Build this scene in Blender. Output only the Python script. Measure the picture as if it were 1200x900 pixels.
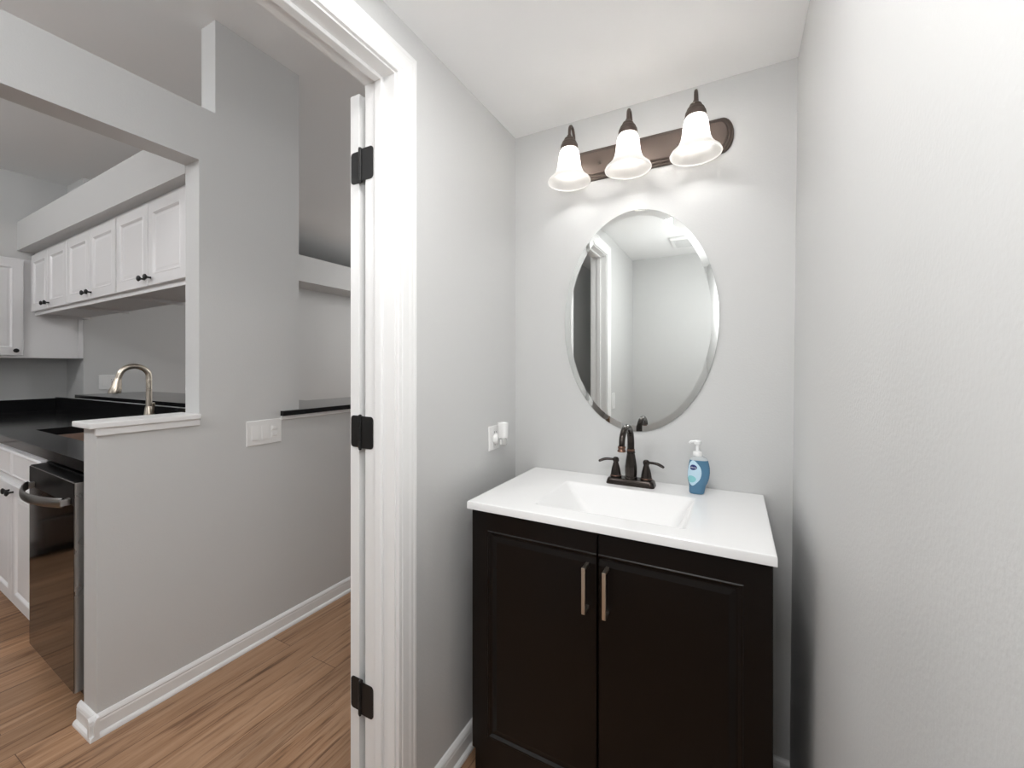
import bpy, bmesh, math, random
from mathutils import Vector, Matrix
random.seed(4)
PI = math.pi
sc = bpy.context.scene
COL = sc.collection
for o in list(bpy.data.objects): bpy.data.objects.remove(o)

# ------------------------------------------------------------ camera, world, lights, exposure
cam_d = bpy.data.cameras.new('camera'); cam = bpy.data.objects.new('camera', cam_d); COL.objects.link(cam)
cam.location = (0, 0, 1.28); cam.rotation_euler = (PI/2, 0, math.radians(28.0))
cam_d.sensor_fit = 'HORIZONTAL'; cam_d.sensor_width = 36; cam_d.lens = 491/1200*36; cam_d.shift_y = -20/1200
cam_d.clip_start = .02
sc.camera = cam
w = bpy.data.worlds.new('world'); sc.world = w; w.use_nodes = True
w.node_tree.nodes['Background'].inputs[0].default_value = (.80, .88, 1, 1)
w.node_tree.nodes['Background'].inputs[1].default_value = 1.5
vs = sc.view_settings
sc.display_settings.display_device = 'sRGB'
vs.view_transform = 'Standard'; vs.look = 'None'; vs.gamma = 1; vs.use_curve_mapping = False
vs.exposure = 1.14
BULB = 23.0           # emission strength of each vanity bulb

def area(name, loc, rot, sx, sy, power, color=(1, 1, 1)):
    d = bpy.data.lights.new(name, 'AREA'); d.shape = 'RECTANGLE'; d.size = sx; d.size_y = sy
    d.energy = power; d.color = color
    o = bpy.data.objects.new(name, d); COL.objects.link(o); o.location = loc; o.rotation_euler = rot
    return o
def point_light(name, loc, r, power, color=(1, 1, 1)):
    d = bpy.data.lights.new(name, 'POINT'); d.energy = power; d.shadow_soft_size = r; d.color = color
    o = bpy.data.objects.new(name, d); COL.objects.link(o); o.location = loc; return o
# added area fills that brighten dining room and kitchen; the walls hold no windows
area('dining_fill_area', (-3.0, 4.9, 1.5), (-PI/2, 0, 0), 1.8, 1.5, 3, (1, .98, .97))
area('kitchen_fill_area', (-3.3, -3.1, 1.45), (PI/2, 0, 0), 2.0, 1.5, 4, (.97, .98, 1))
point_light('kitchen_fill_point', (-3.3, -1.0, 2.5), .12, 17, (.985, .99, 1))  # added point fill for the kitchen ceiling and cabinets, no fixture
point_light('dining_fill_point', (-3.3, 4.6, 2.40), .12, 6, (1, .985, .97))  # added point fill lifting the dining ceiling, out of view
point_light('far_hall_fill_point', (-1.42, 3.3, 2.40), .12, 7.5, (.985, .99, 1))  # added unseen fill for the lower hall wall beyond the door
point_light('hall_fill_point', (-1.42, -.75, 2.40), .12, 11, (.975, .985, 1))  # added fill brightening the hall wall and ceilings, nothing hangs here
# the photographer's flash head, above the camera
point_light('flash_head', (-.05, .05, 1.76), .055, 5.8, (1, 1, 1))
# added fill under the bathroom ceiling, no fixture, above the camera's field of view
area('bathroom_fill_area', (-.33, .53, 2.217), (0, 0, 0), 0.24, .24, 2.9, (1, .99, .98))

# ------------------------------------------------------------ materials
def mat(name, color, rough=.5, metal=0, bump=None, **kw):
    m = bpy.data.materials.new(name); m.use_nodes = True
    nt = m.node_tree; b = nt.nodes['Principled BSDF']
    b.inputs['Base Color'].default_value = (*color, 1); b.inputs['Roughness'].default_value = rough
    b.inputs['Metallic'].default_value = metal
    for k, v in kw.items(): b.inputs[k].default_value = v
    tc = nt.nodes.new('ShaderNodeTexCoord')
    n = nt.nodes.new('ShaderNodeTexNoise'); n.inputs['Scale'].default_value = 6 if not bump else bump[0]
    n.inputs['Detail'].default_value = 3
    nt.links.new(tc.outputs['Object'], n.inputs['Vector'])
    if bump:
        bp = nt.nodes.new('ShaderNodeBump'); bp.inputs['Strength'].default_value = bump[1]; bp.inputs['Distance'].default_value = bump[2]
        nt.links.new(n.outputs['Fac'], bp.inputs['Height']); nt.links.new(bp.outputs['Normal'], b.inputs['Normal'])
    else:
        mr = nt.nodes.new('ShaderNodeMapRange'); mr.inputs['To Min'].default_value = max(rough-.03, 0); mr.inputs['To Max'].default_value = rough+.03
        nt.links.new(n.outputs['Fac'], mr.inputs['Value'])
        if rough > .02: nt.links.new(mr.outputs['Result'], b.inputs['Roughness'])
    return m
M = {}
M['wall'] = mat('wall_paint', (.64, .643, .638), .55, bump=(170, .28, .0014))
M['wall_end'] = mat('dimmed_olive_paint', (.055, .06, .04), .7, bump=(150, .3, .001))  # olive paint darkened to stand for the dimness of the far hall
M['ceil'] = mat('ceiling_paint', (.91, .91, .905), .8, bump=(120, .2, .001))
M['trim'] = mat('white_trim_paint', (.86, .86, .855), .32)
M['cab'] = mat('white_cabinet_paint', (.82, .815, .82), .35)
M['espresso'] = mat('espresso_stain', (.0045, .0028, .0022), .30, **{'Specular IOR Level': .28})
M['top'] = mat('cultured_marble', (.88, .88, .88), .12)
M['black'] = mat('black_iron', (.010, .010, .010), .45, .3)
M['granite'] = mat('black_granite', (.010, .010, .011), .12, **{'Specular IOR Level': .22})
M['nickel'] = mat('brushed_nickel', (.70, .63, .54), .28, 1)
M['steel'] = mat('stainless', (.42, .41, .40), .28, 1)
M['dwsteel'] = mat('black_stainless', (.115, .105, .10), .10, 1)
M['dwhandle'] = mat('dark_satin_steel', (.22, .21, .20), .3, 1)
M['dwdark'] = mat('dark_plastic', (.008, .008, .008), .3, **{'Specular IOR Level': .15})
M['orb'] = mat('oil_rubbed_bronze', (.050, .042, .038), .24, .9)
M['copper'] = mat('worn_copper_edge', (.17, .10, .075), .3, 1)
M['bar'] = mat('brushed_bronze', (.115, .088, .074), .42, .45)
M['plastic'] = mat('white_plastic', (.88, .88, .87), .3)
M['mirror'] = mat('mirror_silver', (.80, .82, .81), 0.0, 1)
M['mirror_edge'] = mat('mirror_glass_edge', (.25, .33, .31), .2)
M['shadow'] = mat('dark_gap', (.02, .02, .02), .8)
M['sinksteel'] = mat('sink_steel', (.55, .43, .36), .35, .8)  # pinkish reflection put into the steel's base colour
M['stain'] = mat('grey_clear_plastic', (.75, .75, .73), .1, **{'Transmission Weight': .5})
M['soap'] = mat('blue_liquid_soap', (.13, .30, .47), .08, **{'Transmission Weight': .35, 'IOR': 1.4})
M['label_pale'] = mat('pale_blue_label', (.55, .74, .86), .35)
M['label_teal'] = mat('teal_label_print', (.25, .62, .66), .35)
M['label_navy'] = mat('navy_label_print', (.01, .03, .16), .35)
M['label_white'] = mat('white_label_print', (.9, .9, .92), .35)
M['pump'] = mat('frosted_pump_plastic', (.86, .87, .87), .25)
M['glassclear'] = mat('clear_plastic', (.80, .84, .86), .06, **{'Transmission Weight': .4})

def emis(name, color, s):
    m = bpy.data.materials.new(name); m.use_nodes = True
    b = m.node_tree.nodes['Principled BSDF']; b.inputs['Base Color'].default_value = (*color, 1)
    b.inputs['Emission Color'].default_value = (*color, 1); b.inputs['Emission Strength'].default_value = s
    return m
M['bulb'] = emis('lit_bulb', (1, .99, .975), BULB)
def shade_mat():
    m = bpy.data.materials.new('frosted_alabaster_glass'); m.use_nodes = True; nt = m.node_tree
    b = nt.nodes['Principled BSDF']; out = nt.nodes['Material Output']
    b.inputs['Base Color'].default_value = (.85, .84, .82, 1); b.inputs['Roughness'].default_value = .25
    t = nt.nodes.new('ShaderNodeBsdfTranslucent'); t.inputs[0].default_value = (.90, .885, .87, 1)
    n = nt.nodes.new('ShaderNodeTexNoise'); n.inputs['Scale'].default_value = 14; n.inputs['Detail'].default_value = 4
    tc = nt.nodes.new('ShaderNodeTexCoord'); nt.links.new(tc.outputs['Object'], n.inputs['Vector'])
    mr = nt.nodes.new('ShaderNodeMapRange'); mr.inputs['To Min'].default_value = .6; mr.inputs['To Max'].default_value = .85
    nt.links.new(n.outputs['Fac'], mr.inputs['Value'])
    mx = nt.nodes.new('ShaderNodeMixShader'); nt.links.new(mr.outputs['Result'], mx.inputs[0])
    nt.links.new(b.outputs[0], mx.inputs[1]); nt.links.new(t.outputs[0], mx.inputs[2]); nt.links.new(mx.outputs[0], out.inputs['Surface'])
    return m
M['shade'] = shade_mat()
def wood():
    m = bpy.data.materials.new('vinyl_plank_floor'); m.use_nodes = True; nt = m.node_tree; L = nt.links.new
    b = nt.nodes['Principled BSDF']
    tc = nt.nodes.new('ShaderNodeTexCoord')
    mp = nt.nodes.new('ShaderNodeMapping'); mp.inputs['Rotation'].default_value = (0, 0, PI/2)
    L(tc.outputs['Object'], mp.inputs['Vector'])
    br = nt.nodes.new('ShaderNodeTexBrick'); br.offset = .37; br.inputs['Scale'].default_value = 1
    br.inputs['Brick Width'].default_value = 1.22; br.inputs['Row Height'].default_value = .150
    br.inputs['Mortar Size'].default_value = .0012; br.inputs['Mortar Smooth'].default_value = .2
    br.inputs['Color1'].default_value = (0, 0, 0, 1); br.inputs['Color2'].default_value = (1, 1, 1, 1); br.inputs['Mortar'].default_value = (.5, .5, .5, 1)
    L(mp.outputs[0], br.inputs['Vector'])
    m2 = nt.nodes.new('ShaderNodeMapping'); m2.inputs['Scale'].default_value = (1.1, 26, 1); L(mp.outputs[0], m2.inputs['Vector'])
    g = nt.nodes.new('ShaderNodeTexNoise'); g.noise_dimensions = '4D'; g.inputs['Scale'].default_value = 1.6; g.inputs['Detail'].default_value = 10; g.inputs['Roughness'].default_value = .70
    g.inputs['Distortion'].default_value = .35
    L(m2.outputs[0], g.inputs['Vector'])
    mu = nt.nodes.new('ShaderNodeMath'); mu.operation = 'MULTIPLY'; mu.inputs[1].default_value = 9; L(br.outputs['Color'], mu.inputs[0]); L(mu.outputs[0], g.inputs['W'])
    cr = nt.nodes.new('ShaderNodeValToRGB'); e = cr.color_ramp.elements
    e[0].position = .33; e[0].color = (.075, .040, .024, 1); e[1].position = .66; e[1].color = (.47, .315, .215, 1)
    x = cr.color_ramp.elements.new(.43); x.color = (.34, .205, .128, 1)
    L(g.outputs['Fac'], cr.inputs[0])
    m3 = nt.nodes.new('ShaderNodeMapping'); m3.inputs['Scale'].default_value = (2.2, 30, 1); L(mp.outputs[0], m3.inputs['Vector'])
    g2 = nt.nodes.new('ShaderNodeTexNoise'); g2.noise_dimensions = '4D'; g2.inputs['Scale'].default_value = 1.0; g2.inputs['Detail'].default_value = 5; g2.inputs['Roughness'].default_value = .6; g2.inputs['Distortion'].default_value = 1.2
    L(m3.outputs[0], g2.inputs['Vector']); L(mu.outputs[0], g2.inputs['W'])
    gr = nt.nodes.new('ShaderNodeMapRange'); gr.inputs['From Min'].default_value = .52; gr.inputs['From Max'].default_value = .66; gr.inputs['To Max'].default_value = .95; L(g2.outputs['Fac'], gr.inputs['Value'])
    gm = nt.nodes.new('ShaderNodeMixRGB'); gm.blend_type = 'MULTIPLY'; gm.inputs[2].default_value = (.42, .36, .33, 1); L(gr.outputs[0], gm.inputs[0]); L(cr.outputs[0], gm.inputs[1])
    hs = nt.nodes.new('ShaderNodeHueSaturation'); L(gm.outputs[0], hs.inputs['Color']); hs.inputs['Saturation'].default_value = 1.12
    vr = nt.nodes.new('ShaderNodeMapRange'); vr.inputs['To Min'].default_value = .82; vr.inputs['To Max'].default_value = 1.2; L(br.outputs['Color'], vr.inputs['Value']); L(vr.outputs[0], hs.inputs['Value'])
    mo = nt.nodes.new('ShaderNodeMixRGB'); mo.blend_type = 'MULTIPLY'; mo.inputs[2].default_value = (.35, .3, .28, 1)
    L(br.outputs['Fac'], mo.inputs[0]); L(hs.outputs[0], mo.inputs[1]); L(mo.outputs[0], b.inputs['Base Color'])
    b.inputs['Roughness'].default_value = .38
    bp = nt.nodes.new('ShaderNodeBump'); bp.inputs['Strength'].default_value = .15; bp.inputs['Distance'].default_value = .002; L(g.outputs['Fac'], bp.inputs['Height']); L(bp.outputs[0], b.inputs['Normal'])
    return m
M['wood'] = wood()

# ------------------------------------------------------------ helpers
def K(v):      # the kitchen run is a touch out of square with the hall wall
    return Vector((v[0], v[1] + .035*(-2.07 - v[0]), v[2]))
def KL(v):     # lower run: skewed front, back square to the half wall
    return Vector((v[0], v[1] + .035*(-2.07 - v[0])*max(0, min(1.1, (1.27-v[1])/.67)), v[2]))
def obj(name, bm, m, parent=None, xf=None, smooth=False, label=None, bevel=0):
    if xf:
        for v in bm.verts: v.co = xf(v.co)
    org = Vector(parent['_o']) if parent is not None and '_o' in parent else None
    if org is not None:
        for v in bm.verts: v.co -= org
    bmesh.ops.recalc_face_normals(bm, faces=bm.faces[:])
    me = bpy.data.meshes.new(name); bm.to_mesh(me); bm.free()
    o = bpy.data.objects.new(name, me); COL.objects.link(o)
    if isinstance(m, str): m = M[m]
    me.materials.append(m)
    if parent is not None:
        o.parent = parent
        o['_o'] = list(parent['_o'])
    else: o['_o'] = [0, 0, 0]
    if smooth:
        for p in me.polygons: p.use_smooth = True
        me.set_sharp_from_angle(angle=math.radians(38))
    if bevel:
        md = o.modifiers.new('bevel', 'BEVEL'); md.width = bevel; md.segments = 2; md.limit_method = 'ANGLE'
    if label: o['label'] = label
    return o
def thing(name, loc, label, cat, group=None, xf=None):
    loc = Vector(loc)
    if xf: loc = xf(loc)
    o = bpy.data.objects.new(name, None); COL.objects.link(o); o.location = loc; o['_o'] = list(loc)
    o.empty_display_size = .05
    o['label'] = label; o['category'] = cat
    if group: o['group'] = group
    return o
def recenter(o):
    """mesh object: move its origin to the base centre of its own geometry"""
    me = o.data; xs = [v.co for v in me.vertices]
    c = Vector(((min(v.x for v in xs)+max(v.x for v in xs))/2, (min(v.y for v in xs)+max(v.y for v in xs))/2, min(v.z for v in xs)))
    me.transform(Matrix.Translation(-c)); o.location = c
    return o
def tag(o, label, cat, group=None):
    o['label'] = label; o['category'] = cat
    if group: o['group'] = group
    recenter(o); return o
def structure(name, bm, m, bevel=0, xf=None):
    o = obj(name, bm, m, bevel=bevel, xf=xf); o['kind'] = 'structure'; return o
def box(bm, x0, x1, y0, y1, z0, z1, bev=0, seg=2):
    r = bmesh.ops.create_cube(bm, size=1); vs_ = r['verts']
    for v in vs_:
        v.co = Vector(((x0+x1)/2 + v.co.x*abs(x1-x0), (y0+y1)/2 + v.co.y*abs(y1-y0), (z0+z1)/2 + v.co.z*abs(z1-z0)))
    if bev:
        es = list({e for v in vs_ for e in v.link_edges})
        bmesh.ops.bevel(bm, geom=es, offset=bev, segments=seg, affect='EDGES', profile=.5)
    return bm
def BX(*a, **k): return box(bmesh.new(), *a, **k)
def tube(bm, pts, radii, seg=12, squash=None, caps=True):
    """sweep a circle along pts; squash=(a,b) scales the section"""
    pts = [Vector(p) for p in pts]
    if not hasattr(radii, '__len__'): radii = [radii]*len(pts)
    rings = []; up = None
    for i, p in enumerate(pts):
        t = (pts[min(i+1, len(pts)-1)] - pts[max(i-1, 0)]).normalized()
        if up is None:
            up = Vector((0, 0, 1)) if abs(t.z) < .9 else Vector((0, 1, 0))
        s = t.cross(up).normalized(); up = s.cross(t).normalized()
        a, b = squash if squash else (1, 1)
        rings.append([bm.verts.new(p + (s*math.cos(2*PI*k/seg)*a + up*math.sin(2*PI*k/seg)*b)*radii[i]) for k in range(seg)])
    for r0, r1 in zip(rings, rings[1:]):
        for k in range(seg): bm.faces.new((r0[k], r0[(k+1) % seg], r1[(k+1) % seg], r1[k]))
    if caps: bm.faces.new(rings[0]); bm.faces.new(rings[-1][::-1])
    return bm
def smoothpath(P, n=8):
    P = [Vector(p) for p in P]; Q = [P[0]*2-P[1]] + P + [P[-1]*2-P[-2]]; out = []
    for i in range(1, len(Q)-2):
        for k in range(n):
            t = k/n; a, b, c, d = Q[i-1:i+3]
            out.append(.5*((2*b) + (c-a)*t + (2*a-5*b+4*c-d)*t*t + (3*b-a-3*c+d)*t**3))
    out.append(P[-1]); return out
def lathe(bm, c, prof, seg=32, sx=1, sy=1, closed=False, axis='z'):
    """prof: (r, h) pairs about c"""
    c = Vector(c); rings = []
    def P(x, y, h):
        if axis == 'z': return c + Vector((x, y, h))
        if axis == 'x': return c + Vector((h, x, y))
        return c + Vector((x, h, y))
    for r, h in prof:
        if r < 1e-6: rings.append([bm.verts.new(P(0, 0, h))])
        else: rings.append([bm.verts.new(P(r*sx*math.cos(2*PI*k/seg), r*sy*math.sin(2*PI*k/seg), h)) for k in range(seg)])
    pairs = list(zip(rings, rings[1:])) + ([(rings[-1], rings[0])] if closed else [])
    for a, b in pairs:
        for k in range(seg):
            k2 = (k+1) % seg
            if len(a) == 1 and len(b) == 1: continue
            if len(a) == 1: bm.faces.new((a[0], b[k], b[k2]))
            elif len(b) == 1: bm.faces.new((a[k], a[k2], b[0]))
            else: bm.faces.new((a[k], a[k2], b[k2], b[k]))
    return bm
def panel(bm, F, a0, a1, b0, b1, thick, rings):
    """door slab with nested rectangles; F(a,b,d)->world (d = out of the face); rings = [(left,right,top,bottom,depth)]"""
    def rect(l, r, t, b, d): return [bm.verts.new(F(*p)) for p in ((a0+l, b0+b, d), (a1-r, b0+b, d), (a1-r, b1-t, d), (a0+l, b1-t, d))]
    R = [rect(0, 0, 0, 0, -thick)] + [rect(*r) for r in rings]
    bm.faces.new(R[0])
    for p, q in zip(R, R[1:]):
        for k in range(4): bm.faces.new((p[k], p[(k+1) % 4], q[(k+1) % 4], q[k]))
    bm.faces.new(R[-1][::-1]); return bm
def casing(bm, X, d, y0, y1, zt, prof):
    """mitred door casing on the plane x=X, proud towards d; prof = (u outwards from the opening, v proud)"""
    rows = []
    for u, v in prof:
        x = X + d*v
        rows.append([bm.verts.new(p) for p in ((x, y0-u, 0), (x, y0-u, zt+u), (x, y1+u, zt+u), (x, y1+u, 0))])
    n = len(rows)
    for i in range(n):
        a, b = rows[i], rows[(i+1) % n]
        for k in range(3): bm.faces.new((a[k], a[k+1], b[k+1], b[k]))
    bm.faces.new([r[0] for r in rows]); bm.faces.new([r[3] for r in rows][::-1])
    return bm
def moulding(bm, p0, p1, out, prof):
    """straight moulding on the floor from p0 to p1; out = unit vector away from the wall; prof = (v, z)"""
    p0 = Vector((*p0, 0)); p1 = Vector((*p1, 0)); out = Vector((*out, 0))
    A = [bm.verts.new(p0 + out*v + Vector((0, 0, z))) for v, z in prof]; B = [bm.verts.new(p1 + out*v + Vector((0, 0, z))) for v, z in prof]
    n = len(prof)
    for i in range(n): bm.faces.new((A[i], A[(i+1) % n], B[(i+1) % n], B[i]))
    bm.faces.new(A); bm.faces.new(B[::-1]); return bm

# ------------------------------------------------------------ the setting
structure('floor', BX(-4.95, .45, -3.3, 5.1, -.1, 0), 'wood')
structure('ceiling', BX(-6.6, -.797, -3.3, 5.1, 2.76, 2.86), 'ceil')
structure('ceiling', BX(-.9, .4, -.85, 1.66, 2.22, 2.32), 'ceil')
OY0, OY1, OZ = .12, .858, 2.075         # rough door opening
bm = bmesh.new()
box(bm, -.902, -.797, -3.3, OY0, 0, 2.76); box(bm, -.902, -.797, OY1, 5.1, 0, 2.76); box(bm, -.902, -.797, OY0, OY1, OZ, 2.76)
structure('wall_left', bm, 'wall')
structure('wall_back', BX(-.797, .30, 1.53, 1.65, 0, 2.22), 'wall')
bm = BX(0, .12, -.84, 1.65, 0, 2.22)
for v in bm.verts: v.co.x += .147 + .0225*v.co.z/2.22
structure('wall_right', bm, 'wall')
structure('wall_rear', BX(-.797, .30, -.85, -.73, 0, 2.22), 'wall')
# hall / kitchen partition: half wall, pillar, header, open above
bm = bmesh.new(); X0, X1 = -2.064, -1.955
box(bm, X0, X1, .607, .922, 0, 1.066); box(bm, X0, X1, .922, 1.371, 0, 2.36); box(bm, X0, X1, 1.371, 5.0, 0, 1.04)
box(bm, X0, X1, -1.3, .922, 2.137, 2.36); box(bm, X0, X1, .983, 1.371, 2.36, 2.76); box(bm, X0, X1, -3.3, -1.3, 0, 2.76)
bmesh.ops.remove_doubles(bm, verts=bm.verts, dist=1e-5)
structure('wall_partition', bm, 'wall')
structure('wall_sink', BX(-4.50, X0, 1.27, 1.38, 0, 1.04), 'wall')
bm = bmesh.new(); box(bm, -4.93, -4.83, -3.3, 1.32, 0, 2.76); box(bm, -4.93, -4.50, 1.32, 2.3, 0, 2.76); box(bm, -4.93, -4.50, 2.3, 5.1, 0, 2.2); box(bm, -6.6, -6.5, 2.3, 5.1, 2.2, 2.76); box(bm, -6.6, -4.9, 2.2, 2.3, 2.2, 2.76)
structure('wall_kitchen', bm, 'wall')
structure('wall_dining', BX(-6.5, -.902, 5.0, 5.1, 0, 2.76), 'wall')
structure('wall_entry', BX(-4.83, -.902, -3.3, -3.2, 0, 2.76), 'wall_end')
structure('trim_1', BX(-4.50, -2.07, .923, 1.275, 2.106, 2.308), 'wall', xf=lambda v: Vector((v[0], v[1]+.022*(-2.07-v[0]), v[2])))     # soffit above the sink run
structure('trim_2', BX(-4.83, -4.501, -3.2, 1.31, 2.053, 2.285), 'wall')             # soffit on the far kitchen wall
structure('trim_3', BX(-6.5, -4.1, 2.3, 5.0, 2.20, 2.48), 'wall')                # soffit in the dining room

# door frame: casings, jambs, stops
CP = [(0, 0), (0, .0085), (.003, .0105), (.010, .0110), (.0125, .0103), (.016, .0125), (.040, .0140), (.048, .0158), (.055, .0160), (.058, .0152), (.062, .0172), (.070, .0172), (.0745, .0150), (.0745, 0)]
JY0, JY1, JZ = .138, .835, 2.060
structure('trim_4', casing(bmesh.new(), -.797, 1, JY0-.005, JY1+.005, JZ+.005, [(u*.89, v) for u, v in CP]), 'trim')
structure('trim_5', casing(bmesh.new(), -.902, -1, JY0-.005, JY1+.005, JZ+.005, [(u*.89, v) for u, v in CP]), 'trim')
bm = bmesh.new()
box(bm, -.902, -.797, JY1, OY1, 0, JZ); box(bm, -.902, -.797, OY0, JY0, 0, JZ); box(bm, -.902, -.797, OY0, OY1, JZ, OZ)
sx0, sx1, st = -.860, -.836, .010
box(bm, sx0, sx1, JY1-st, JY1+.001, 0, JZ, .002); box(bm, sx0, sx1, JY0-.001, JY0+st, 0, JZ, .002); box(bm, sx0, sx1, JY0+st, JY1-st, JZ-st, JZ+.001, .002)
structure('trim_6', bm, 'trim')

# baseboards with shoe moulding
BB = [(0, 0), (.024, 0), (.0235, .006), (.020, .012), (.013, .016), (.013, .052), (.011, .058), (.0125, .062), (.010, .068), (.005, .074), (0, .076)]
bm = bmesh.new()
moulding(bm, (X1, .607-.024), (X1, 5.0), (1, 0), BB); moulding(bm, (X0-.024, .607), (X1+.024, .607), (0, -1), BB)
moulding(bm, (X1, -3.2), (X1, -1.3), (1, 0), BB)
structure('baseboard_partition', bm, 'trim')
bm = bmesh.new(); moulding(bm, (-.797, JY1+.075), (-.797, 1.53), (1, 0), BB); moulding(bm, (-.797, -.73), (-.797, JY0-.075), (1, 0), BB)
structure('baseboard_left', bm, 'trim')
structure('baseboard_back', moulding(bmesh.new(), (-.797, 1.53), (.15, 1.53), (0, -1), BB), 'trim')
structure('baseboard_rear', moulding(bmesh.new(), (-.797, -.73), (.15, -.73), (0, 1), BB), 'trim')
bm = bmesh.new(); moulding(bm, (-.902, -3.2), (-.902, JY0-.075), (-1, 0), BB); moulding(bm, (-.902, JY1+.075), (-.902, 5.0), (-1, 0), BB)
structure('baseboard_hall', bm, 'trim')
bm = bmesh.new(); moulding(bm, (-4.50, 1.38), (-4.50, 5.0), (1, 0), BB)
structure('baseboard_dining', bm, 'trim')

# painted cap and apron on the half wall
bm = bmesh.new(); box(bm, -2.088, -1.934, .582, .9215, 1.067, 1.087, .003)
box(bm, X1, -1.943, .600, .921, 1.040, 1.067, .003)
structure('trim_7', bm, 'trim')

# ------------------------------------------------------------ the open bathroom door, hinged on the hall side
t = bpy.data.objects.new('door_1', None); COL.objects.link(t); t.location = (-.955, .84, .008); t['_o'] = [-.955, .84, .008]; t['kind'] = 'structure'; t.empty_display_size = .05
DX0, DX1, DY0, DY1 = -.9715, -.9365, .842, 1.550
bm = bmesh.new()
rings = [(0, 0, 0, 0, 0)]
def Fm(a, b, d): return Vector((DX0 - d, a, b))
def Fp(a, b, d): return Vector((DX1 + d, a, b))
box(bm, DX0, DX1, DY0, DY1, .008, 2.052, .0012)
for zz0, zz1 in ((.25, .95), (1.10, 1.90)):
    for F, sgn in ((Fm, 1), (Fp, 1)):
        panel(bm, F, DY0+.11, DY1-.11, zz0, zz1, .002, [(0, 0, 0, 0, .001), (.012, .012, .012, .012, .004), (.03, .03, .03, .03, .001)])
obj('slab', bm, 'trim', t)
for zc in (1.843, 1.098, .357):
    h = bmesh.new(); z0, z1 = zc-.0445, zc+.0445
    def leaf(x0, x1, y):
        b = bmesh.new(); box(b, x0, x1, y-.0022, y, z0, z1)
        es = [e for e in b.edges if abs((e.verts[0].co-e.verts[1].co).y) > .001 and abs((e.verts[0].co-e.verts[1].co).z) < 1e-5 and min(abs(e.verts[0].co.x-x0), abs(e.verts[0].co.x-x1)) < 1e-5]
        ends = [e for e in es if abs(e.verts[0].co.x-(x0 if x0 < -.93 else x1)) < 1e-5]
        bmesh.ops.bevel(b, geom=ends, offset=.010, segments=5, affect='EDGES', profile=.5)
        return b
    a = leaf(-.9665, -.9215, .842)
    b2 = leaf(-.9245, -.874, .8351)
    hg = obj('hinge', a, 'black', t)
    obj('jamb_leaf', b2, 'black', hg)
    k = bmesh.new(); lathe(k, (-.923, .833, zc), [(0, -.050), (.003, -.050), (.0042, -.047), (.0042, -.045), (.0052, -.0445), (.0052, -.027), (.0047, -.0265), (.0047, -.026), (.0052, -.0255), (.0052, -.009), (.0047, -.0085), (.0047, -.008), (.0052, -.0075), (.0052, .0105), (.0047, .011), (.0047, .0115), (.0052, .012), (.0052, .0445), (.0042, .045), (.0045, .048), (0, .050)], 14)
    obj('knuckle', k, 'black', hg, smooth=True)

# ------------------------------------------------------------ vanity cabinet
VX0, VX1, VY0, VY1 = -.700, .074, 1.078, 1.522
t = thing('vanity_cabinet', (-.313, 1.30, 0), 'espresso-stained two-door bathroom vanity cabinet under the white sink top', 'vanity')
bm = bmesh.new(); T = .018
box(bm, VX0, VX0+T, VY0, VY1, 0, .858); box(bm, VX1-T, VX1, VY0, VY1, 0, .858); box(bm, VX0+T, VX1-T, VY0+.0185, VY1, .10, .118)
box(bm, VX0+T, VX1-T, VY0, VY0+T, 0, .135); box(bm, VX0+T, VX1-T, VY0, VY0+T, .80, .858); box(bm, VX0+T, VX1-T, VY1-.008, VY1, .118, .858)
obj('body', bm, 'espresso', t, bevel=.0012)
FY = 1.058
def Fv(a, b, d): return Vector((a, FY - d, b))
def vrings(l, r):
    q = lambda s, k: (.055 + k) if s else (.0012 + k*.01)
    R = [(0, 0, 0, 0, -.002), (.002, .002, .002, .002, 0)]
    for k, dep in ((0, 0), (.0025, .0022), (.006, .0015), (.012, -.004), (.016, -.004), (.030, -.001), (.034, -.001)):
        R.append((q(l, k), q(r, k), .052+k, .052+k, dep))
    return R
def pull(par, xc):
    b = bmesh.new(); box(b, xc-.0048, xc+.0048, FY-.036, FY-.030, .652, .770, .0008)
    h = obj('handle', b, 'nickel', par, label='slim brushed nickel bar pull')
    for zz in (.763, .652): obj('post', BX(xc-.0045, xc+.0045, FY-.0305, FY+.001, zz, zz+.007, .0006), 'nickel', h)
for a0, a1, l, r, xc in ((VX0+.001, -.3145, 1, 0, -.3395), (-.3115, VX1-.001, 0, 1, -.2865)):
    d = obj('door', panel(bmesh.new(), Fv, a0, a1, .137, .850, .019, vrings(l, r)), 'espresso', t)
    pull(d, xc)

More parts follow.
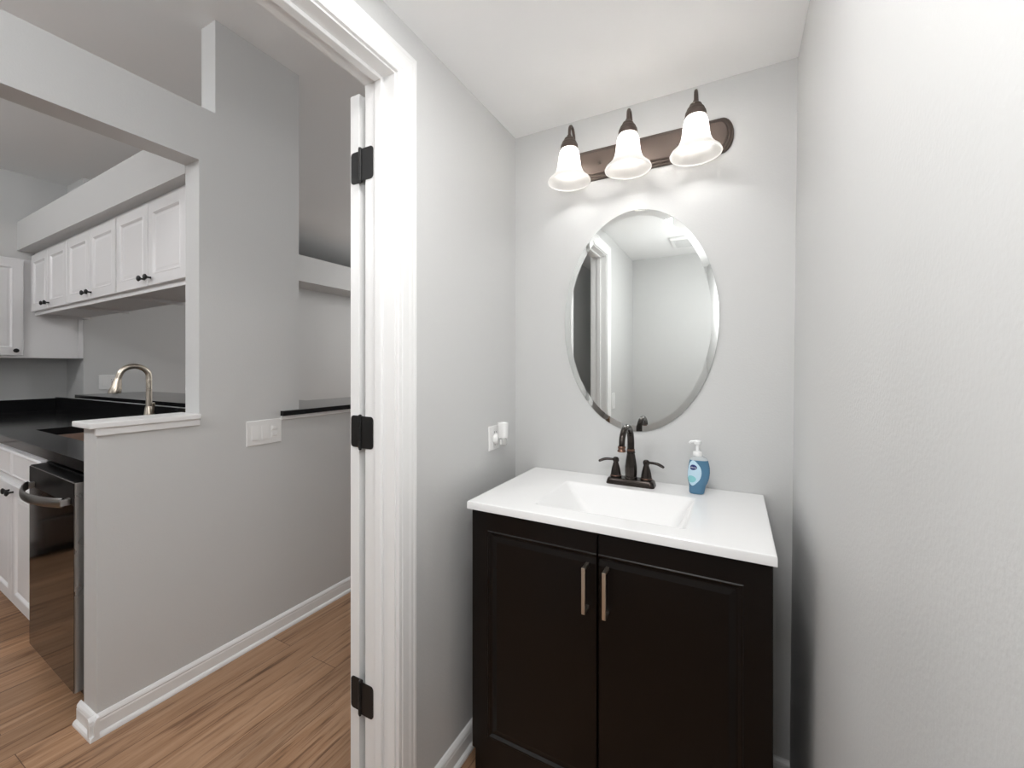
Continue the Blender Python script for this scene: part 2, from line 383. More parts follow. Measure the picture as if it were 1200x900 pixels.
# ------------------------------------------------------------ vanity top with moulded basin
TX0, TX1, TY0, TY1, TZ = -.706, .080, 1.041, 1.5285, .880
t = thing('washbasin', (-.313, 1.285, .858), 'glossy white vanity sink top with a shallow rectangular basin', 'washbasin')
bm = bmesh.new()
def rr(x0, x1, y0, y1, r, n=5):
    P = []
    for cx, cy, a in ((x1-r, y1-r, 0), (x0+r, y1-r, PI/2), (x0+r, y0+r, PI), (x1-r, y0+r, 3*PI/2)):
        for k in range(n+1): P.append((cx + r*math.cos(a+PI/2*k/n), cy + r*math.sin(a+PI/2*k/n)))
    return P
levels = [(rr(TX0, TX1, TY0, TY1, .001), .858), (rr(TX0, TX1, TY0, TY1, .001), TZ-.004), (rr(TX0+.001, TX1-.001, TY0+.001, TY1-.001, .0012), TZ-.001), (rr(TX0+.004, TX1-.004, TY0+.004, TY1-.004, .002), TZ), (rr(TX0+.007, TX1-.007, TY0+.007, TY1-.007, .003), TZ), (rr(-.525, -.101, 1.109, 1.395, .014), TZ),
          (rr(-.522, -.104, 1.112, 1.392, .014), TZ), (rr(-.518, -.108, 1.116, 1.388, .014), TZ-.0015), (rr(-.512, -.114, 1.122, 1.380, .014), TZ-.007),
          (rr(-.430, -.155, 1.150, 1.345, .030), TZ-.085), (rr(-.405, -.180, 1.170, 1.325, .035), TZ-.103), (rr(-.33, -.296, 1.225, 1.259, .0165), TZ-.112)]
R = [[bm.verts.new((x, y, z)) for x, y in P] for P, z in levels]
n = len(R[0])
for a, b in zip(R, R[1:]):
    for k in range(n): bm.faces.new((a[k], a[(k+1) % n], b[(k+1) % n], b[k]))
bm.faces.new(R[-1])
o = obj('basin_top', bm, 'top', t, smooth=True)
obj('drain', lathe(bmesh.new(), (-.313, 1.242, TZ-.1125), [(0, .001), (.014, .001), (.017, .0025), (.021, .002), (.022, -.0005), (0, -.0005)], 24), 'orb', t, smooth=True)

# ------------------------------------------------------------ bathroom faucet
FX, FYc = -.313, 1.452
t = thing('bathroom_faucet', (FX, FYc, TZ), 'oil-rubbed bronze two-handle gooseneck faucet on the vanity top', 'faucet')
bm = bmesh.new()
lv = [(.080, .0285, 0), (.080, .0285, .004), (.0765, .026, .016), (.074, .0245, .019), (.071, .0225, .021)]
R = []
for a, b, z in lv:
    R.append([bm.verts.new((FX + x, FYc + y, TZ + z)) for x, y in rr(-a, a, -b, b, .012, 4)])
for p, q in zip(R, R[1:]):
    for k in range(len(p)): bm.faces.new((p[k], p[(k+1) % len(p)], q[(k+1) % len(p)], q[k]))
bm.faces.new(R[0][::-1]); bm.faces.new(R[-1])
obj('base_plate', bm, 'orb', t, smooth=True)
bz = TZ + .020
sp = obj('spout_body', lathe(bmesh.new(), (FX, FYc, bz), [(.0215, 0), (.0215, .006), (.019, .009), (.0195, .012), (.0205, .022), (.0205, .040), (.0175, .062), (.0145, .080), (.013, .086), (.0145, .088), (.0145, .092), (.0125, .094), (0, .094)], 8), 'orb', t, smooth=False)
obj('collar', lathe(bmesh.new(), (FX, FYc, bz+.094), [(0, 0), (.0128, 0), (.0132, .003), (.0128, .007), (0, .007)], 24), 'copper', sp, smooth=True, label='rubbed copper-toned ring')
zt0 = bz + .10
neck = [(FX, FYc, zt0), (FX, FYc-.0005, zt0+.030), (FX, FYc-.008, zt0+.052)]
for k in range(0, 13):
    a = PI*.13 + (PI*1.02-PI*.13)*k/12
    neck.append((FX, FYc - .0665 + .0625*math.cos(a), TZ + .155 + .047*math.sin(a)))
neck.append((FX, FYc-.1315, TZ+.150))
sq = smoothpath(neck, 3)
obj('spout', tube(bmesh.new(), sq, [.0118 - .0028*i/len(sq) for i in range(len(sq))], 16), 'orb', sp, smooth=True)
obj('aerator', lathe(bmesh.new(), (FX, FYc-.1315, TZ+.134), [(0, 0), (.0125, 0), (.0135, .002), (.0125, .005), (.0105, .008), (.0115, .011), (.0125, .014), (.0105, .018), (0, .018)], 20), 'copper', sp, smooth=True)
for s in (-1, 1):
    hx = FX + s*.051
    h = obj('handle_base', lathe(bmesh.new(), (hx, FYc, bz), [(.0195, 0), (.0195, .005), (.0175, .008), (.0175, .012), (.0150, .028), (.0105, .044), (.0085, .050), (.0098, .053), (.0112, .057), (.0105, .064), (.006, .068), (0, .069)], 10), 'orb', t, smooth=False)
    obj('ring', lathe(bmesh.new(), (hx, FYc, bz+.005), [(0, 0), (.0192, 0), (.0196, .0015), (.0188, .003), (0, .003)], 24), 'copper', h, smooth=True)
    P = smoothpath([(hx, FYc, bz+.059), (hx+s*.018, FYc-.002, bz+.060), (hx+s*.036, FYc-.005, bz+.059), (hx+s*.050, FYc-.008, bz+.054), (hx+s*.058, FYc-.010, bz+.050)], 5)
    rr_ = [.0052 + .0022*math.sin(PI*min(1, i/len(P)*1.1))*(i/len(P)) for i in range(len(P))]; rr_[-1] = .003
    obj('lever', tube(bmesh.new(), P, rr_, 10, squash=(1.15, .75)), 'orb', h, smooth=True)

# ------------------------------------------------------------ soap bottle
SX, SY = -.104, 1.447
t = thing('soap_dispenser', (SX, SY, TZ), 'blue liquid hand soap pump bottle standing at the right rear of the vanity top', 'soap bottle')
ROT = math.radians(4)
prof = [(.000, .020, .0135), (.004, .0225, .0155), (.014, .0235, .016), (.026, .0245, .0165), (.036, .0285, .0175), (.050, .0315, .0185), (.066, .0325, .019), (.082, .0315, .0185), (.096, .0290, .0175), (.106, .0265, .0165), (.1125, .0225, .0150), (.1165, .0150, .0130), (.119, .0125, .0125)]
def bp(th, z, off=0):
    for p, q in zip(prof, prof[1:]):
        if p[0] <= z <= q[0]: f = (z-p[0])/(q[0]-p[0]); a = p[1]+(q[1]-p[1])*f; b = p[2]+(q[2]-p[2])*f; break
    c, s = math.cos(th), math.sin(th); ex = .8
    x = (a+off)*math.copysign(abs(c)**ex, c); y = (b+off)*math.copysign(abs(s)**ex, s)
    sh = .004*math.sin((z-.03)/.12*PI)       # leaning hourglass outline
    x += sh
    return Vector((SX + x*math.cos(ROT)-y*math.sin(ROT), SY + x*math.sin(ROT)+y*math.cos(ROT), TZ+.0005+z))
def bottle_bm(z0, z1, nz, off=0):
    bm = bmesh.new(); R = []
    for i in range(nz+1):
        z = z0+(z1-z0)*i/nz; R.append([bm.verts.new(bp(2*PI*k/40, z, off)) for k in range(40)])
    for p, q in zip(R, R[1:]):
        for k in range(40): bm.faces.new((p[k], p[(k+1) % 40], q[(k+1) % 40], q[k]))
    bm.faces.new(R[0][::-1]); bm.faces.new(R[-1]); return bm
body = obj('bottle', bottle_bm(0, .106, 26), 'soap', t, smooth=True)
obj('shoulder', bottle_bm(.1061, .119, 6), 'glassclear', t, smooth=True)
def patch(th0, z0, a, b, off, k0=0, hole=0):
    bm = bmesh.new(); N = 36; rows = []
    for i in range(0, 7):
        rho = hole + (1-hole)*i/6
        rows.append([bm.verts.new(bp(th0 + a*rho*math.cos(2*PI*k/N), z0 + b*rho*math.sin(2*PI*k/N), off)) for k in range(N)])
    for p, q in zip(rows, rows[1:]):
        for k in range(N): bm.faces.new((p[k], p[(k+1) % N], q[(k+1) % N], q[k]))
    return bm
lb = obj('label', patch(-PI/2-.55, .066, .72, .040, .0006), 'label_pale', body, smooth=True)
obj('wave', patch(-PI/2-.62, .047, .50, .011, .0009), 'label_teal', lb, smooth=True)
obj('badge', patch(-PI/2-.48, .084, .38, .0085, .0010), 'label_navy', lb, smooth=True)
fc = bpy.data.curves.new('wordmark', 'FONT'); fc.body = 'softsoap'; fc.size = .0068; fc.align_x = 'CENTER'; fc.align_y = 'CENTER'; fc.extrude = 0
to = bpy.data.objects.new('tmp', fc); COL.objects.link(to); bpy.context.view_layer.update()
me = bpy.data.meshes.new_from_object(to.evaluated_get(bpy.context.evaluated_depsgraph_get())); bpy.data.objects.remove(to)
bm = bmesh.new(); bm.from_mesh(me)
for v in bm.verts: v.co = bp(-PI/2-.48 + v.co.x/.034, .084 + v.co.y, .0014)
obj('wordmark', bm, 'label_white', lb)
pm = obj('pump', lathe(bmesh.new(), (SX, SY, TZ+.1195), [(0, 0), (.0135, 0), (.0138, .002), (.0135, .011), (.0120, .013), (.0060, .0145), (.0055, .018), (.0050, .019), (.0052, .034), (.0095, .036), (.0115, .040), (.0112, .046), (.0070, .049), (0, .0495)], 24), 'pump', t, smooth=True)
P = smoothpath([(SX, SY, TZ+.1195+.0435), (SX-.012, SY-.003, TZ+.163), (SX-.020, SY-.005, TZ+.162), (SX-.0235, SY-.006, TZ+.158)], 4)
obj('nozzle', tube(bmesh.new(), P, [.0048]*4+[.0042]*5+[.0036]*(len(P)-9), 10), 'pump', pm, smooth=True)

# ------------------------------------------------------------ oval mirror with bevelled edge
MX, MZ, MA, MB_ = -.312, 1.445, .268, .395
t = thing('oval_mirror', (MX, 1.529, MZ-MB_), 'large oval mirror without a frame on the wall above the faucet', 'mirror')
def oval(bm, rad): return [[bm.verts.new((MX + (MA-i)*math.cos(2*PI*k/96), y, MZ + (MB_-i)*math.sin(2*PI*k/96))) for k in range(96)] for i, y in rad]
bm = bmesh.new(); R = oval(bm, [(.022, 1.5235), (.022, 1.5225)])
bm.faces.new(R[1]); bm.faces.new(R[0][::-1])
for k in range(96): bm.faces.new((R[0][k], R[0][(k+1) % 96], R[1][(k+1) % 96], R[1][k]))
obj('mirror_glass', bm, 'mirror', t)
bm = bmesh.new(); R = oval(bm, [(.0221, 1.5225), (.0005, 1.5243), (0.0005, 1.5250), (.0221, 1.5245)])
for a, b in zip(R, R[1:]+R[:1]):
    for k in range(96): bm.faces.new((a[k], a[(k+1) % 96], b[(k+1) % 96], b[k]))
obj('bevel', bm, 'mirror', t)
bm = bmesh.new(); R = oval(bm, [(0.0003, 1.5251), (.0003, 1.529)])
for k in range(96): bm.faces.new((R[0][k], R[0][(k+1) % 96], R[1][(k+1) % 96], R[1][k]))
bm.faces.new(R[0]); bm.faces.new(R[1][::-1])
obj('backing', bm, 'mirror_edge', t)

# ------------------------------------------------------------ three-lamp vanity light
LX, LZ = -.302, 2.033
t = thing('vanity_light', (LX, 1.53, LZ-.056), 'three-lamp bronze vanity light bar with frosted bell shades above the mirror', 'wall light')
bm = bmesh.new(); R = []
def stad(L, H, y):
    P = []
    for k in range(17): a = -PI/2 + PI*k/16; P.append((LX + L - H*.62 + H*.62*math.cos(a), y, LZ + H*math.sin(a)))
    for k in range(17): a = PI/2 + PI*k/16; P.append((LX - L + H*.62 + H*.62*math.cos(a), y, LZ + H*math.sin(a)))
    return [bm.verts.new(p) for p in P]
for L, H, y in ((.300, .0570, 1.5295), (.300, .0570, 1.5225), (.297, .0545, 1.5195), (.2935, .0510, 1.5195), (.2925, .0500, 1.5145), (.289, .0465, 1.5120), (.2855, .0430, 1.5120), (.284, .0415, 1.507), (.280, .0375, 1.5045)):
    R.append(stad(L, H, y))
for p, q in zip(R, R[1:]):
    for k in range(len(p)): bm.faces.new((p[k], p[(k+1) % len(p)], q[(k+1) % len(p)], q[k]))
bm.faces.new(R[0][::-1]); bm.faces.new(R[-1])
obj('back_plate', bm, 'bar', t, bevel=0)
for sxx in (-.435, -.170):
    obj('screw', lathe(bmesh.new(), (sxx, 1.5046, LZ-.005), [(0, 0), (.0055, 0), (.005, -.003), (.002, -.005), (0, -.005)], 16, axis='y'), 'bar', t, smooth=True)
for lx in (-.520, -.314, -.107):
    ly = 1.412; zt = 2.058
    arm = obj('arm', tube(bmesh.new(), smoothpath([(lx, 1.506, LZ+.010), (lx, 1.488, LZ+.012), (lx, 1.470, LZ+.030), (lx, 1.464, LZ+.065), (lx, 1.460, LZ+.092), (lx, 1.448, LZ+.110), (lx, 1.430, LZ+.112), (lx, 1.416, LZ+.097), (lx, ly, LZ+.062)], 5), .0052, 12), 'bar', t, smooth=True)
    obj('rosette', lathe(bmesh.new(), (lx, 1.5046, LZ+.010), [(0, 0), (.016, 0), (.015, -.004), (.009, -.008), (0, -.008)], 20, axis='y'), 'bar', arm, smooth=True)
    obj('socket_cup', lathe(bmesh.new(), (lx, ly, zt), [(0, .046), (.0075, .046), (.0085, .041), (.0120, .038), (.0165, .035), (.0195, .029), (.0200, .025), (.0245, .022), (.0270, .016), (.0270, .013), (.0300, .010), (.0310, .003), (.0310, -.005), (.0280, -.005), (.0270, .008), (.0, .012)], 28), 'bar', arm, smooth=True)
    outer = [(.0265, -.002), (.030, -.006), (.034, -.016), (.037, -.034), (.0395, -.056), (.0435, -.074), (.0510, -.090), (.0620, -.103), (.0720, -.112), (.0755, -.119), (.0745, -.1225)]
    inner = [(r-.0028, h) for r, h in outer[::-1]]
    obj('shade', lathe(bmesh.new(), (lx, ly, zt), outer+inner, 48, closed=True), 'shade', arm, smooth=True, label='frosted white glass bell shade')
    bl = obj('bulb', lathe(bmesh.new(), (lx, ly, zt-.020), [(0, 0), (.009, 0), (.010, -.008), (.015, -.020), (.0195, -.030), (.0205, -.037), (.0185, -.047), (.011, -.054), (0, -.056)], 24), 'bulb', arm, smooth=True, label='lit white bulb')
    obj('socket', lathe(bmesh.new(), (lx, ly, zt-.0195), [(0, .036), (.012, .036), (.014, 0), (0, 0)], 20), 'plastic', arm, smooth=True)

# ------------------------------------------------------------ plates and plug-in
def rocker_plate(name, F, wdt, hgt, gangs, label, cat, loc, screws=True):
    """F(a,b,d): plate plane; gangs: list of 'rocker','outlet','combo' """
    t = thing(name, loc, label, cat)
    bm = bmesh.new()
    panel(bm, F, -wdt/2, wdt/2, -hgt/2, hgt/2, .0005, [(0, 0, 0, 0, 0), (0, 0, 0, 0, .002), (.003, .003, .003, .003, .0055)])
    obj('face_plate', bm, 'plastic', t)
    n = len(gangs)
    for i, g in enumerate(gangs):
        cx = (i-(n-1)/2)*.046
        b = bmesh.new()
        if g == 'rocker':
            panel(b, F, cx-.0165, cx+.0165, -.0335, .0335, -.0050, [(0, 0, 0, 0, .0062), (.001, .001, .001, .001, .0066)])
            fr = obj('switch_frame', b, 'plastic', t)
            b = bmesh.new()
            vs2 = [b.verts.new(F(cx+x, y, d)) for x, y, d in ((-.0145, -.031, .0064), (.0145, -.031, .0064), (.0145, .031, .0064), (-.0145, .031, .0064), (-.0145, -.031, .0105), (.0145, -.031, .0105), (.0145, .031, .0070), (-.0145, .031, .0070))]
            for f in ((0, 1, 2, 3), (4, 5, 6, 7), (0, 1, 5, 4), (1, 2, 6, 5), (2, 3, 7, 6), (3, 0, 4, 7)): b.faces.new([vs2[k] for k in f])
            obj('rocker', b, 'plastic', fr)
        elif g == 'pair':
            panel(b, F, cx-.0165, cx+.0165, -.0335, .0335, -.0050, [(0, 0, 0, 0, .0062), (.001, .001, .001, .001, .0066)])
            fr = obj('switch_frame', b, 'plastic', t)
            for z_ in (-.015, .015):
                b = bmesh.new(); panel(b, F, cx-.013, cx+.013, z_-.011, z_+.011, -.0055, [(0, 0, 0, 0, .0070), (.001, .001, .001, .006, .0098)]); obj('toggle', b, 'plastic', fr)
        else:
            panel(b, F, cx-.0165, cx+.0165, -.0335, .0335, -.0050, [(0, 0, 0, 0, .0062), (.001, .001, .001, .001, .0068)])
            fr = obj('receptacle', b, 'plastic', t)
            b = bmesh.new()
            for yy in (-.018, .018):
                for xx, hh in ((-.006, .004), (.006, .0035)):
                    panel(b, F, cx+xx-.0011, cx+xx+.0011, yy-hh+.003, yy+hh+.003, -.0060, [(0, 0, 0, 0, .0071)])
                panel(b, F, cx-.002, cx+.002, yy-.010, yy-.0065, -.0060, [(0, 0, 0, 0, .0071)])
            if g == 'outlet': panel(b, F, cx-.006, cx+.006, -.003, .003, -.0060, [(0, 0, 0, 0, .0071)])
            obj('slots', b, 'shadow', fr)
    return t
PY = 1.193
rocker_plate('switch_plate', lambda a, b, d: Vector((X1+d, PY+a, .9745+b)), .166, .115, ['rocker', 'rocker', 'pair'], 'white three-gang switch plate on the grey partition below the black bar ledge', 'switch plate', (X1, PY, .917))
rocker_plate('switch_plate', lambda a, b, d: Vector((-4.50+d, 1.468+a, 1.155+b)), .117, .115, ['rocker', 'outlet'], 'white switch and outlet plate on the dining wall behind the gooseneck kitchen faucet', 'switch plate', (-4.50, 1.468, 1.097))
rocker_plate('switch_plate', lambda a, b, d: Vector((-.797+d, -.050+a, 1.028+b)), .075, .118, ['rocker'], 'white single switch plate seen in the oval mirror beside the door casing', 'switch plate', (-.797, -.05, .97))
AY, AZ = 1.352, 1.016
rocker_plate('outlet_plate', lambda a, b, d: Vector((-.797+d, AY+a, AZ+b)), .075, .090, ['outlet'], 'white wall outlet plate on the left bathroom wall behind the plug-in freshener', 'outlet', (-.797, AY, .971))
t = thing('air_freshener', (-.762, AY, .985), 'white plug-in air freshener in the outlet left of the vanity', 'air freshener')
obj('plug_body', lathe(bmesh.new(), (-.7895, AY, AZ-.004), [(0, 0), (.020, 0), (.0215, .004), (.0205, .009), (.0180, .012), (.0175, .020), (0, .020)], 28, axis='x'), 'plastic', t, smooth=True)
obj('housing', lathe(bmesh.new(), (-.757, AY, AZ+.003), [(0, 0), (.0175, 0), (.0185, .004), (.0190, .020), (.0195, .040), (.0210, .052), (.0205, .0545), (.0175, .0550), (.0160, .050), (0, .050)], 32), 'plastic', t, smooth=True)
rf = obj('refill_bottle', lathe(bmesh.new(), (-.757, AY, AZ-.026), [(0, 0), (.012, 0), (.0145, .002), (.0160, .008), (.0155, .020), (.0120, .0285), (0, .0285)], 28), 'stain', t, smooth=True, label='clear refill bottle')
obj('wick', lathe(bmesh.new(), (-.757, AY-.0162, AZ-.020), [(0, 0), (.003, 0), (.003, .018), (0, .018)], 10), 'plastic', rf, smooth=True)

# ceiling vent seen in the mirror
t = thing('ceiling_vent', (-.30, -.30, 2.20), 'white square exhaust fan grille on the bathroom ceiling, seen in the mirror', 'vent')
bm = bmesh.new(); box(bm, -.42, -.18, -.42, -.18, 2.198, 2.2195, .006)
obj('cover', bm, 'plastic', t)
bm = bmesh.new()
for k in range(9): box(bm, -.395, -.205, -.395+k*.0225, -.385+k*.0225, 2.1955, 2.1978)
obj('grille', bm, 'wall', t)

# ------------------------------------------------------------ kitchen: wall cabinets over the sink run
def knob(par, p, n, xf=None):
    p = Vector(p); n = Vector(n); ax = 'y' if abs(n.y) > .5 else 'x'; s = (n.x+n.y)
    pr = [(0, -.001*s), (.006, -.001*s), (.0045, .004*s), (.0045, .013*s), (.010, .018*s), (.0145, .022*s), (.0145, .026*s), (.010, .030*s), (0, .031*s)]
    obj('knob', lathe(bmesh.new(), p, pr, 16, axis=ax), 'black', par, xf=xf, smooth=True, label='small black round knob')
KR = [(0, 0, 0, 0, -.002), (.002, .002, .002, .002, 0), (.050, .050, .050, .050, 0), (.053, .053, .053, .053, .0015), (.057, .057, .057, .057, -.001), (.063, .063, .063, .063, -.008), (.070, .070, .070, .070, -.008), (.078, .078, .078, .078, -.0065)]
UF = .955
nm = ['nearest the pillar', 'in the middle of the run', 'at the far corner']
for i in range(3):
    cx1 = -2.138 - i*.790; cx0 = cx1 - .788
    if i == 2: cx0 = -4.485
    lab = 'white two-door upper kitchen cabinet ' + nm[i] + ', over the sink'
    t = thing('wall_cabinet', ((cx0+cx1)/2, UF+.17, 1.64), lab, 'kitchen cabinet', 'upper cabinets over the kitchen sink', xf=K)
    bm = bmesh.new()
    FF = UF + .020
    box(bm, cx0, cx0+.016, FF+.019, FF+.29, 1.652, 2.105); box(bm, cx1-.016, cx1, FF+.019, FF+.29, 1.652, 2.105); box(bm, cx0+.016, cx1-.016, FF+.019, FF+.29, 1.667, 1.680); box(bm, cx0+.016, cx1-.016, FF+.019, FF+.29, 2.090, 2.105); box(bm, cx0+.016, cx1-.016, FF+.28, FF+.29, 1.680, 2.090)
    # face frame
    box(bm, cx0, cx0+.038, FF, FF+.019, 1.652, 2.105); box(bm, cx1-.038, cx1, FF, FF+.019, 1.652, 2.105); box(bm, cx0+.038, cx1-.038, FF, FF+.019, 1.652, 1.698); box(bm, cx0+.038, cx1-.038, FF, FF+.019, 2.062, 2.105)
    obj('body', bm, 'cab', t, xf=K)
    if i == 0: obj('filler_strip', BX(cx1+.0005, -2.066, FF, FF+.019, 1.652, 2.105), 'cab', t, xf=K)
    mid = (cx0+cx1)/2
    for a0, a1, kx in ((mid+.004, cx1-.006, mid+.036), (cx0+.006, mid-.004, mid-.036)):
        F = lambda a, b, d: Vector((a, FF-.0205-d+.0195*0, b))
        d = obj('door', panel(bmesh.new(), lambda a, b, d: Vector((a, FF-.020-d, b)), a0, a1, 1.676, 2.079, .0185, KR), 'cab', t, xf=K)
        knob(d, (kx, FF-.020, 1.712), (0, -1, 0), xf=K)
# perpendicular tall wall cabinet on the far kitchen wall
t = thing('wall_cabinet', (-4.66, .70, 1.345), 'white upper kitchen cabinet at the left frame edge, set crosswise on the far wall', 'kitchen cabinet')
bm = bmesh.new(); box(bm, -4.828, -4.522, .00, 1.317, 1.345, 2.052); box(bm, -4.521, -4.502, .00, .04, 1.345, 2.052); box(bm, -4.521, -4.502, .975, 1.317, 1.345, 2.052); box(bm, -4.521, -4.502, .04, .975, 1.345, 1.385); box(bm, -4.521, -4.502, .04, .975, 2.01, 2.052)
box(bm, -4.5018, -4.492, 1.290, 1.317, 1.345, 1.648)
obj('body', bm, 'cab', t)
for a0, a1, ky in ((.570, 1.004, .964), (.130, .563, .170)):
    d = obj('door', panel(bmesh.new(), lambda a, b, d: Vector((-4.481+d, a, b)), a0, a1, 1.362, 2.035, .0185, KR), 'cab', t)
    knob(d, (-4.481, ky, 1.395), (1, 0, 0))

# ------------------------------------------------------------ kitchen: base run with dishwasher
BF = .625
def base_cab(cx0, cx1, lab):
    t = thing('base_cabinet', ((cx0+cx1)/2, BF+.3, 0), lab, 'kitchen cabinet', 'white base cabinets left of the dishwasher', xf=KL)
    bm = bmesh.new(); FF = BF+.020
    box(bm, cx0, cx0+.016, FF+.019, 1.255, .115, .889); box(bm, cx1-.016, cx1, FF+.019, 1.255, .115, .889); box(bm, cx0+.016, cx1-.016, FF+.019, 1.255, .115, .131); box(bm, cx0+.016, cx1-.016, 1.247, 1.255, .131, .889); box(bm, cx0, cx1, FF+.075, FF+.09, 0, .115)
    box(bm, cx0, cx0+.035, FF, FF+.019, .115, .889); box(bm, cx1-.035, cx1, FF, FF+.019, .115, .889); box(bm, cx0+.035, cx1-.035, FF, FF+.019, .115, .150); box(bm, cx0+.035, cx1-.035, FF, FF+.019, .86, .889); box(bm, cx0+.035, cx1-.035, FF, FF+.019, .70, .735)
    obj('body', bm, 'cab', t, xf=KL)
    mid = (cx0+cx1)/2
    DR = [(0, 0, 0, 0, -.004), (.006, .006, .006, .006, 0), (.010, .010, .010, .010, .0015), (.016, .016, .016, .016, -.002)]
    for a0, a1, kx in ((mid+.003, cx1-.012, mid+.034), (cx0+.012, mid-.003, mid-.034)):
        obj('drawer_front', panel(bmesh.new(), lambda a, b, d: Vector((a, FF-.020-d, b)), a0, a1, .742, .868, .0185, DR), 'cab', t, xf=KL)
        d = obj('door', panel(bmesh.new(), lambda a, b, d: Vector((a, FF-.020-d, b)), a0, a1, .128, .704, .0185, KR), 'cab', t, xf=KL)
        knob(d, (kx, FF-.020, .672), (0, -1, 0), xf=KL)
base_cab(-3.60, -2.655, 'white base cabinet with two false drawer fronts immediately left of the dishwasher')
# dishwasher
t = thing('dishwasher', (-2.39, .9, 0), 'black stainless dishwasher with a bowed bar handle, next to the partition', 'dishwasher', xf=KL)
DWF = .590; D0, D1 = -2.648, -2.092
obj('body', BX(D0+.003, D1-.003, DWF+.05, 1.20, .03, .868), 'dwdark', t, xf=KL)
dd = obj('door', BX(D0, D1, DWF, DWF+.048, .105, .862, .003), 'steel', t, xf=KL)
obj('front_skin', BX(D0+.003, D1-.003, DWF-.0015, DWF-.0001, .107, .780), 'dwsteel', dd, xf=KL)
obj('control_strip', BX(D0+.003, D1-.003, DWF-.0015, DWF-.0001, .781, .860), 'dwdark', dd, xf=KL, label='glossy black control strip')
obj('top_edge', BX(D0+.003, D1-.003, DWF+.002, DWF+.0475, .8621, .8640), 'dwdark', dd, xf=KL)
obj('toe_panel', BX(D0+.005, D1-.005, DWF+.07, DWF+.085, 0, .10), 'dwdark', t, xf=KL)
P = []
for k in range(21):
    a = k/20; P.append((D0+.075 + (D1-D0-.11)*a, DWF-.022-.048*math.sin(PI*a)**.8, .792))
bm = bmesh.new(); tube(bm, [Vector(p) for p in P], .011, 14, squash=(.7, 1.6))
h = obj('handle', bm, 'dwhandle', dd, xf=KL, smooth=True)
for x in (D0+.081, D1-.041): obj('post', BX(x-.010, x+.010, DWF-.030, DWF-.002, .780, .804, .002), 'steel', h, xf=KL)

# counter: L-shaped black granite with sink cut-out
SKX0, SKX1, SKY0, SKY1 = -3.42, -2.67, .775, 1.075
t = thing('kitchen_countertop', (-3.2, .95, .890), 'black granite L-shaped kitchen countertop with low backsplash', 'countertop')
bm = bmesh.new()
CF = .621
def slab(x0, x1, y0, y1): box(bm, x0, x1, y0, y1, .891, .932)
slab(SKX1, -2.067, CF, 1.25); slab(SKX0, SKX1, CF, SKY0); slab(SKX0, SKX1, SKY1, 1.25); slab(-4.1, SKX0, CF, 1.25)
obj('sink_run_slab', bm, 'granite', t, xf=KL)
bm = bmesh.new(); box(bm, -4.828, -4.1005, .357, 1.25, .891, .932); obj('side_run_slab', bm, 'granite', t); obj('side_run_slab', BX(-4.828, -4.1005, -1.2, -.417, .891, .932), 'granite', t)
bm = bmesh.new(); box(bm, -4.10, -2.067, 1.251, 1.2695, .9, 1.038); box(bm, -4.828, -4.10, 1.2515, 1.2695, .9, 1.038); box(bm, -4.8295, -4.81, .357, 1.25, .9325, 1.03); obj('backsplash', bm, 'granite', t)
t = thing('kitchen_sink', (-3.04, .93, .70), 'undermount stainless kitchen sink sunk in the black countertop', 'sink', xf=KL)
bm = bmesh.new(); g = .002
a0, a1, c0, c1 = SKX0-.006, SKX1+.006, SKY0-.006, SKY1+.006
box(bm, a0, a1, c0, c0+.004, .70, .890); box(bm, a0, a1, c1-.004, c1, .70, .890); box(bm, a0, a0+.004, c0+.004, c1-.004, .70, .890); box(bm, a1-.004, a1, c0+.004, c1-.004, .70, .890); box(bm, a0+.004, a1-.004, c0+.004, c1-.004, .70, .704)
obj('bowl', bm, 'sinksteel', t, xf=KL)
obj('divider', BX(-3.05, -3.03, c0+.0045, c1-.0045, .7045, .86, .004), 'sinksteel', t, xf=KL)
# base cabinets of the side run, under the far wall counter, with the range between them
for c0, c1, lab in ((.357, 1.245, 'white base cabinet in the far kitchen corner, between the range and the sink run'), (-1.19, -.417, 'white base cabinet on the far side of the dark kitchen range')):
    t = thing('base_cabinet', (-4.47, (c0+c1)/2, 0), lab, 'kitchen cabinet')
    bm = bmesh.new(); box(bm, -4.825, -4.13, c0, c1, .115, .889); box(bm, -4.825, -4.20, c0, c1, 0, .1149)
    obj('body', bm, 'cab', t)
    k0 = c0+.008; k1 = min(c1, .72)-.008
    d = obj('door', panel(bmesh.new(), lambda a, b, d: Vector((-4.110+d, a, b)), k0, k1, .13, .86, .0195, KR), 'cab', t)
    knob(d, (-4.11, k1-.04, .80), (1, 0, 0))
t = thing('kitchen_range', (-4.45, -.03, 0), 'dark kitchen range mirrored in the dishwasher front, standing against the far kitchen wall', 'range')
obj('body', BX(-4.825, -4.115, -.412, .352, .02, .925, .004), 'dwdark', t)
ov = obj('oven_door', BX(-4.1145, -4.085, -.405, .345, .27, .80, .004), 'dwsteel', t)
obj('handle', tube(bmesh.new(), [(-4.05, -.36, .75), (-4.05, .30, .75)], .012, 12), 'steel', ov, smooth=True)
for yy in (-.33, .27): obj('post', BX(-4.0845, -4.055, yy-.008, yy+.008, .742, .758), 'steel', ov)
obj('drawer', BX(-4.1145, -4.090, -.405, .345, .07, .255, .004), 'dwsteel', t)
obj('control_panel', BX(-4.1145, -4.095, -.405, .345, .815, .92, .004), 'dwdark', t)

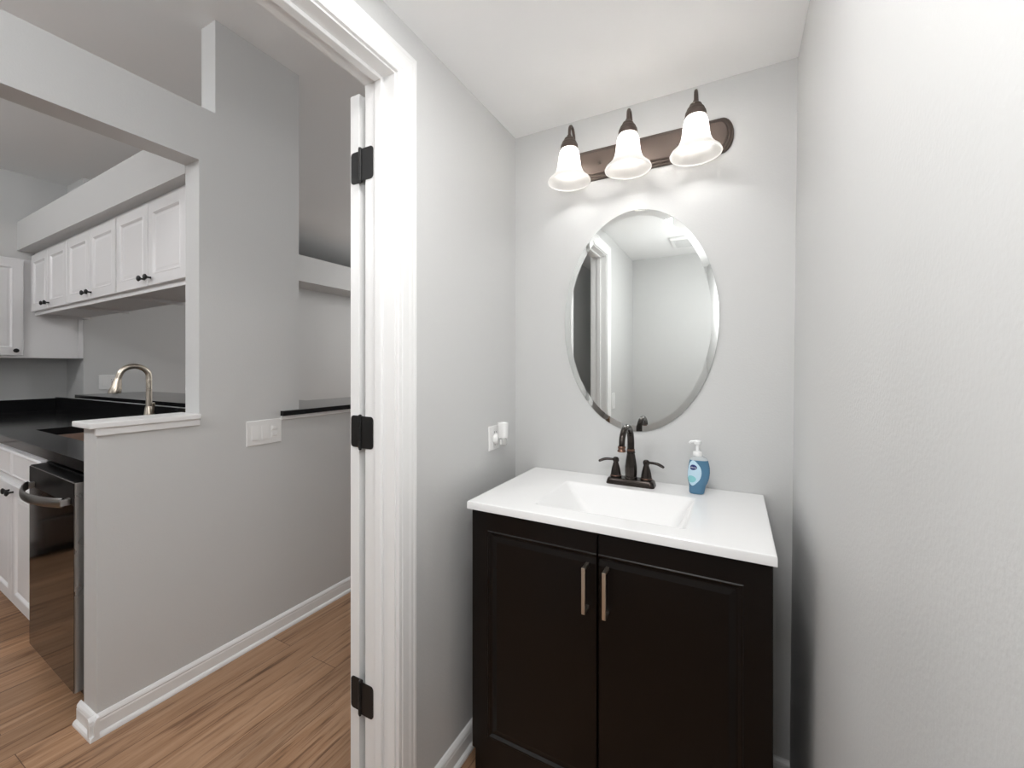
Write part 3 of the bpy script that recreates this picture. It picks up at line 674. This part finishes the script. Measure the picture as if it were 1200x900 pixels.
# kitchen faucet
kx, ky = -3.02, 1.165
t = thing('kitchen_faucet', (kx, ky, 0.9325), 'brushed nickel pull-down gooseneck kitchen faucet behind the sink', 'faucet')
obj('base', lathe(bmesh.new(), (kx, ky, 0.9325), [(0, 0), (.031, 0), (.032, .004), (.027, .010), (.025, .04), (.0235, .075), (.019, .108), (.0165, .118), (0, .118)], 28), 'nickel', t, smooth=True)
gx = lambda f: (kx - .02*f, ky - .128*f)
P = [(kx, ky, 1.03), (kx, ky, 1.10), (kx, ky, 1.20)]
for k in range(1, 12):
    a = PI*k/12.5; f = (1-math.cos(a))/2; P.append((*gx(f), 1.222 + .062*math.sin(a)))
e = (*gx(1.03), 1.215); P.append(e)
P = smoothpath(P, 3)
sp = obj('spout', tube(bmesh.new(), P, .0145, 18), 'nickel', t, smooth=True)
e2 = (gx(1.14)[0], gx(1.14)[1], 1.133)
wnd = obj('spray_head', tube(bmesh.new(), [e, (e[0]-.001, e[1]-.003, 1.198), (e2[0]+.002, e2[1]+.006, 1.165), (e2[0], e2[1], 1.140), e2], [.0155, .0185, .0235, .0285, .027], 20), 'nickel', sp, smooth=True)
obj('lever', tube(bmesh.new(), smoothpath([(kx+.018, ky, .985), (kx+.040, ky, .990), (kx+.055, ky-.002, 1.015), (kx+.064, ky-.004, 1.055), (kx+.070, ky-.006, 1.075)], 5), [.012, .012, .011, .010, .009, .009]+[.0075]*9+[.007]*5+[.005], 12), 'nickel', t, smooth=True)

# raised granite bar on the half walls
t = thing('bar_countertop', (-2.9, 1.6, 1.041), 'black granite raised bar top on the half wall beside the pillar', 'bar top')
bm = bmesh.new(); z0, z1 = 1.042, 1.066
box(bm, -4.495, -2.0665, 1.2702, 1.75, z0, z1); box(bm, -2.0665, -1.929, 1.3735, 3.4, z0, z1); box(bm, -2.42, -2.0665, 1.75, 3.4, z0, z1); box(bm, -1.9535, -1.929, 1.272, 1.3735, z0, z1)
bmesh.ops.remove_doubles(bm, verts=bm.verts, dist=1e-5)
obj('slab', bm, 'granite', t)
bm = bmesh.new(); box(bm, X1+.001, -1.944, 1.272, 3.4, 1.022, 1.0415, .002)
structure('trim_8', bm, 'trim')
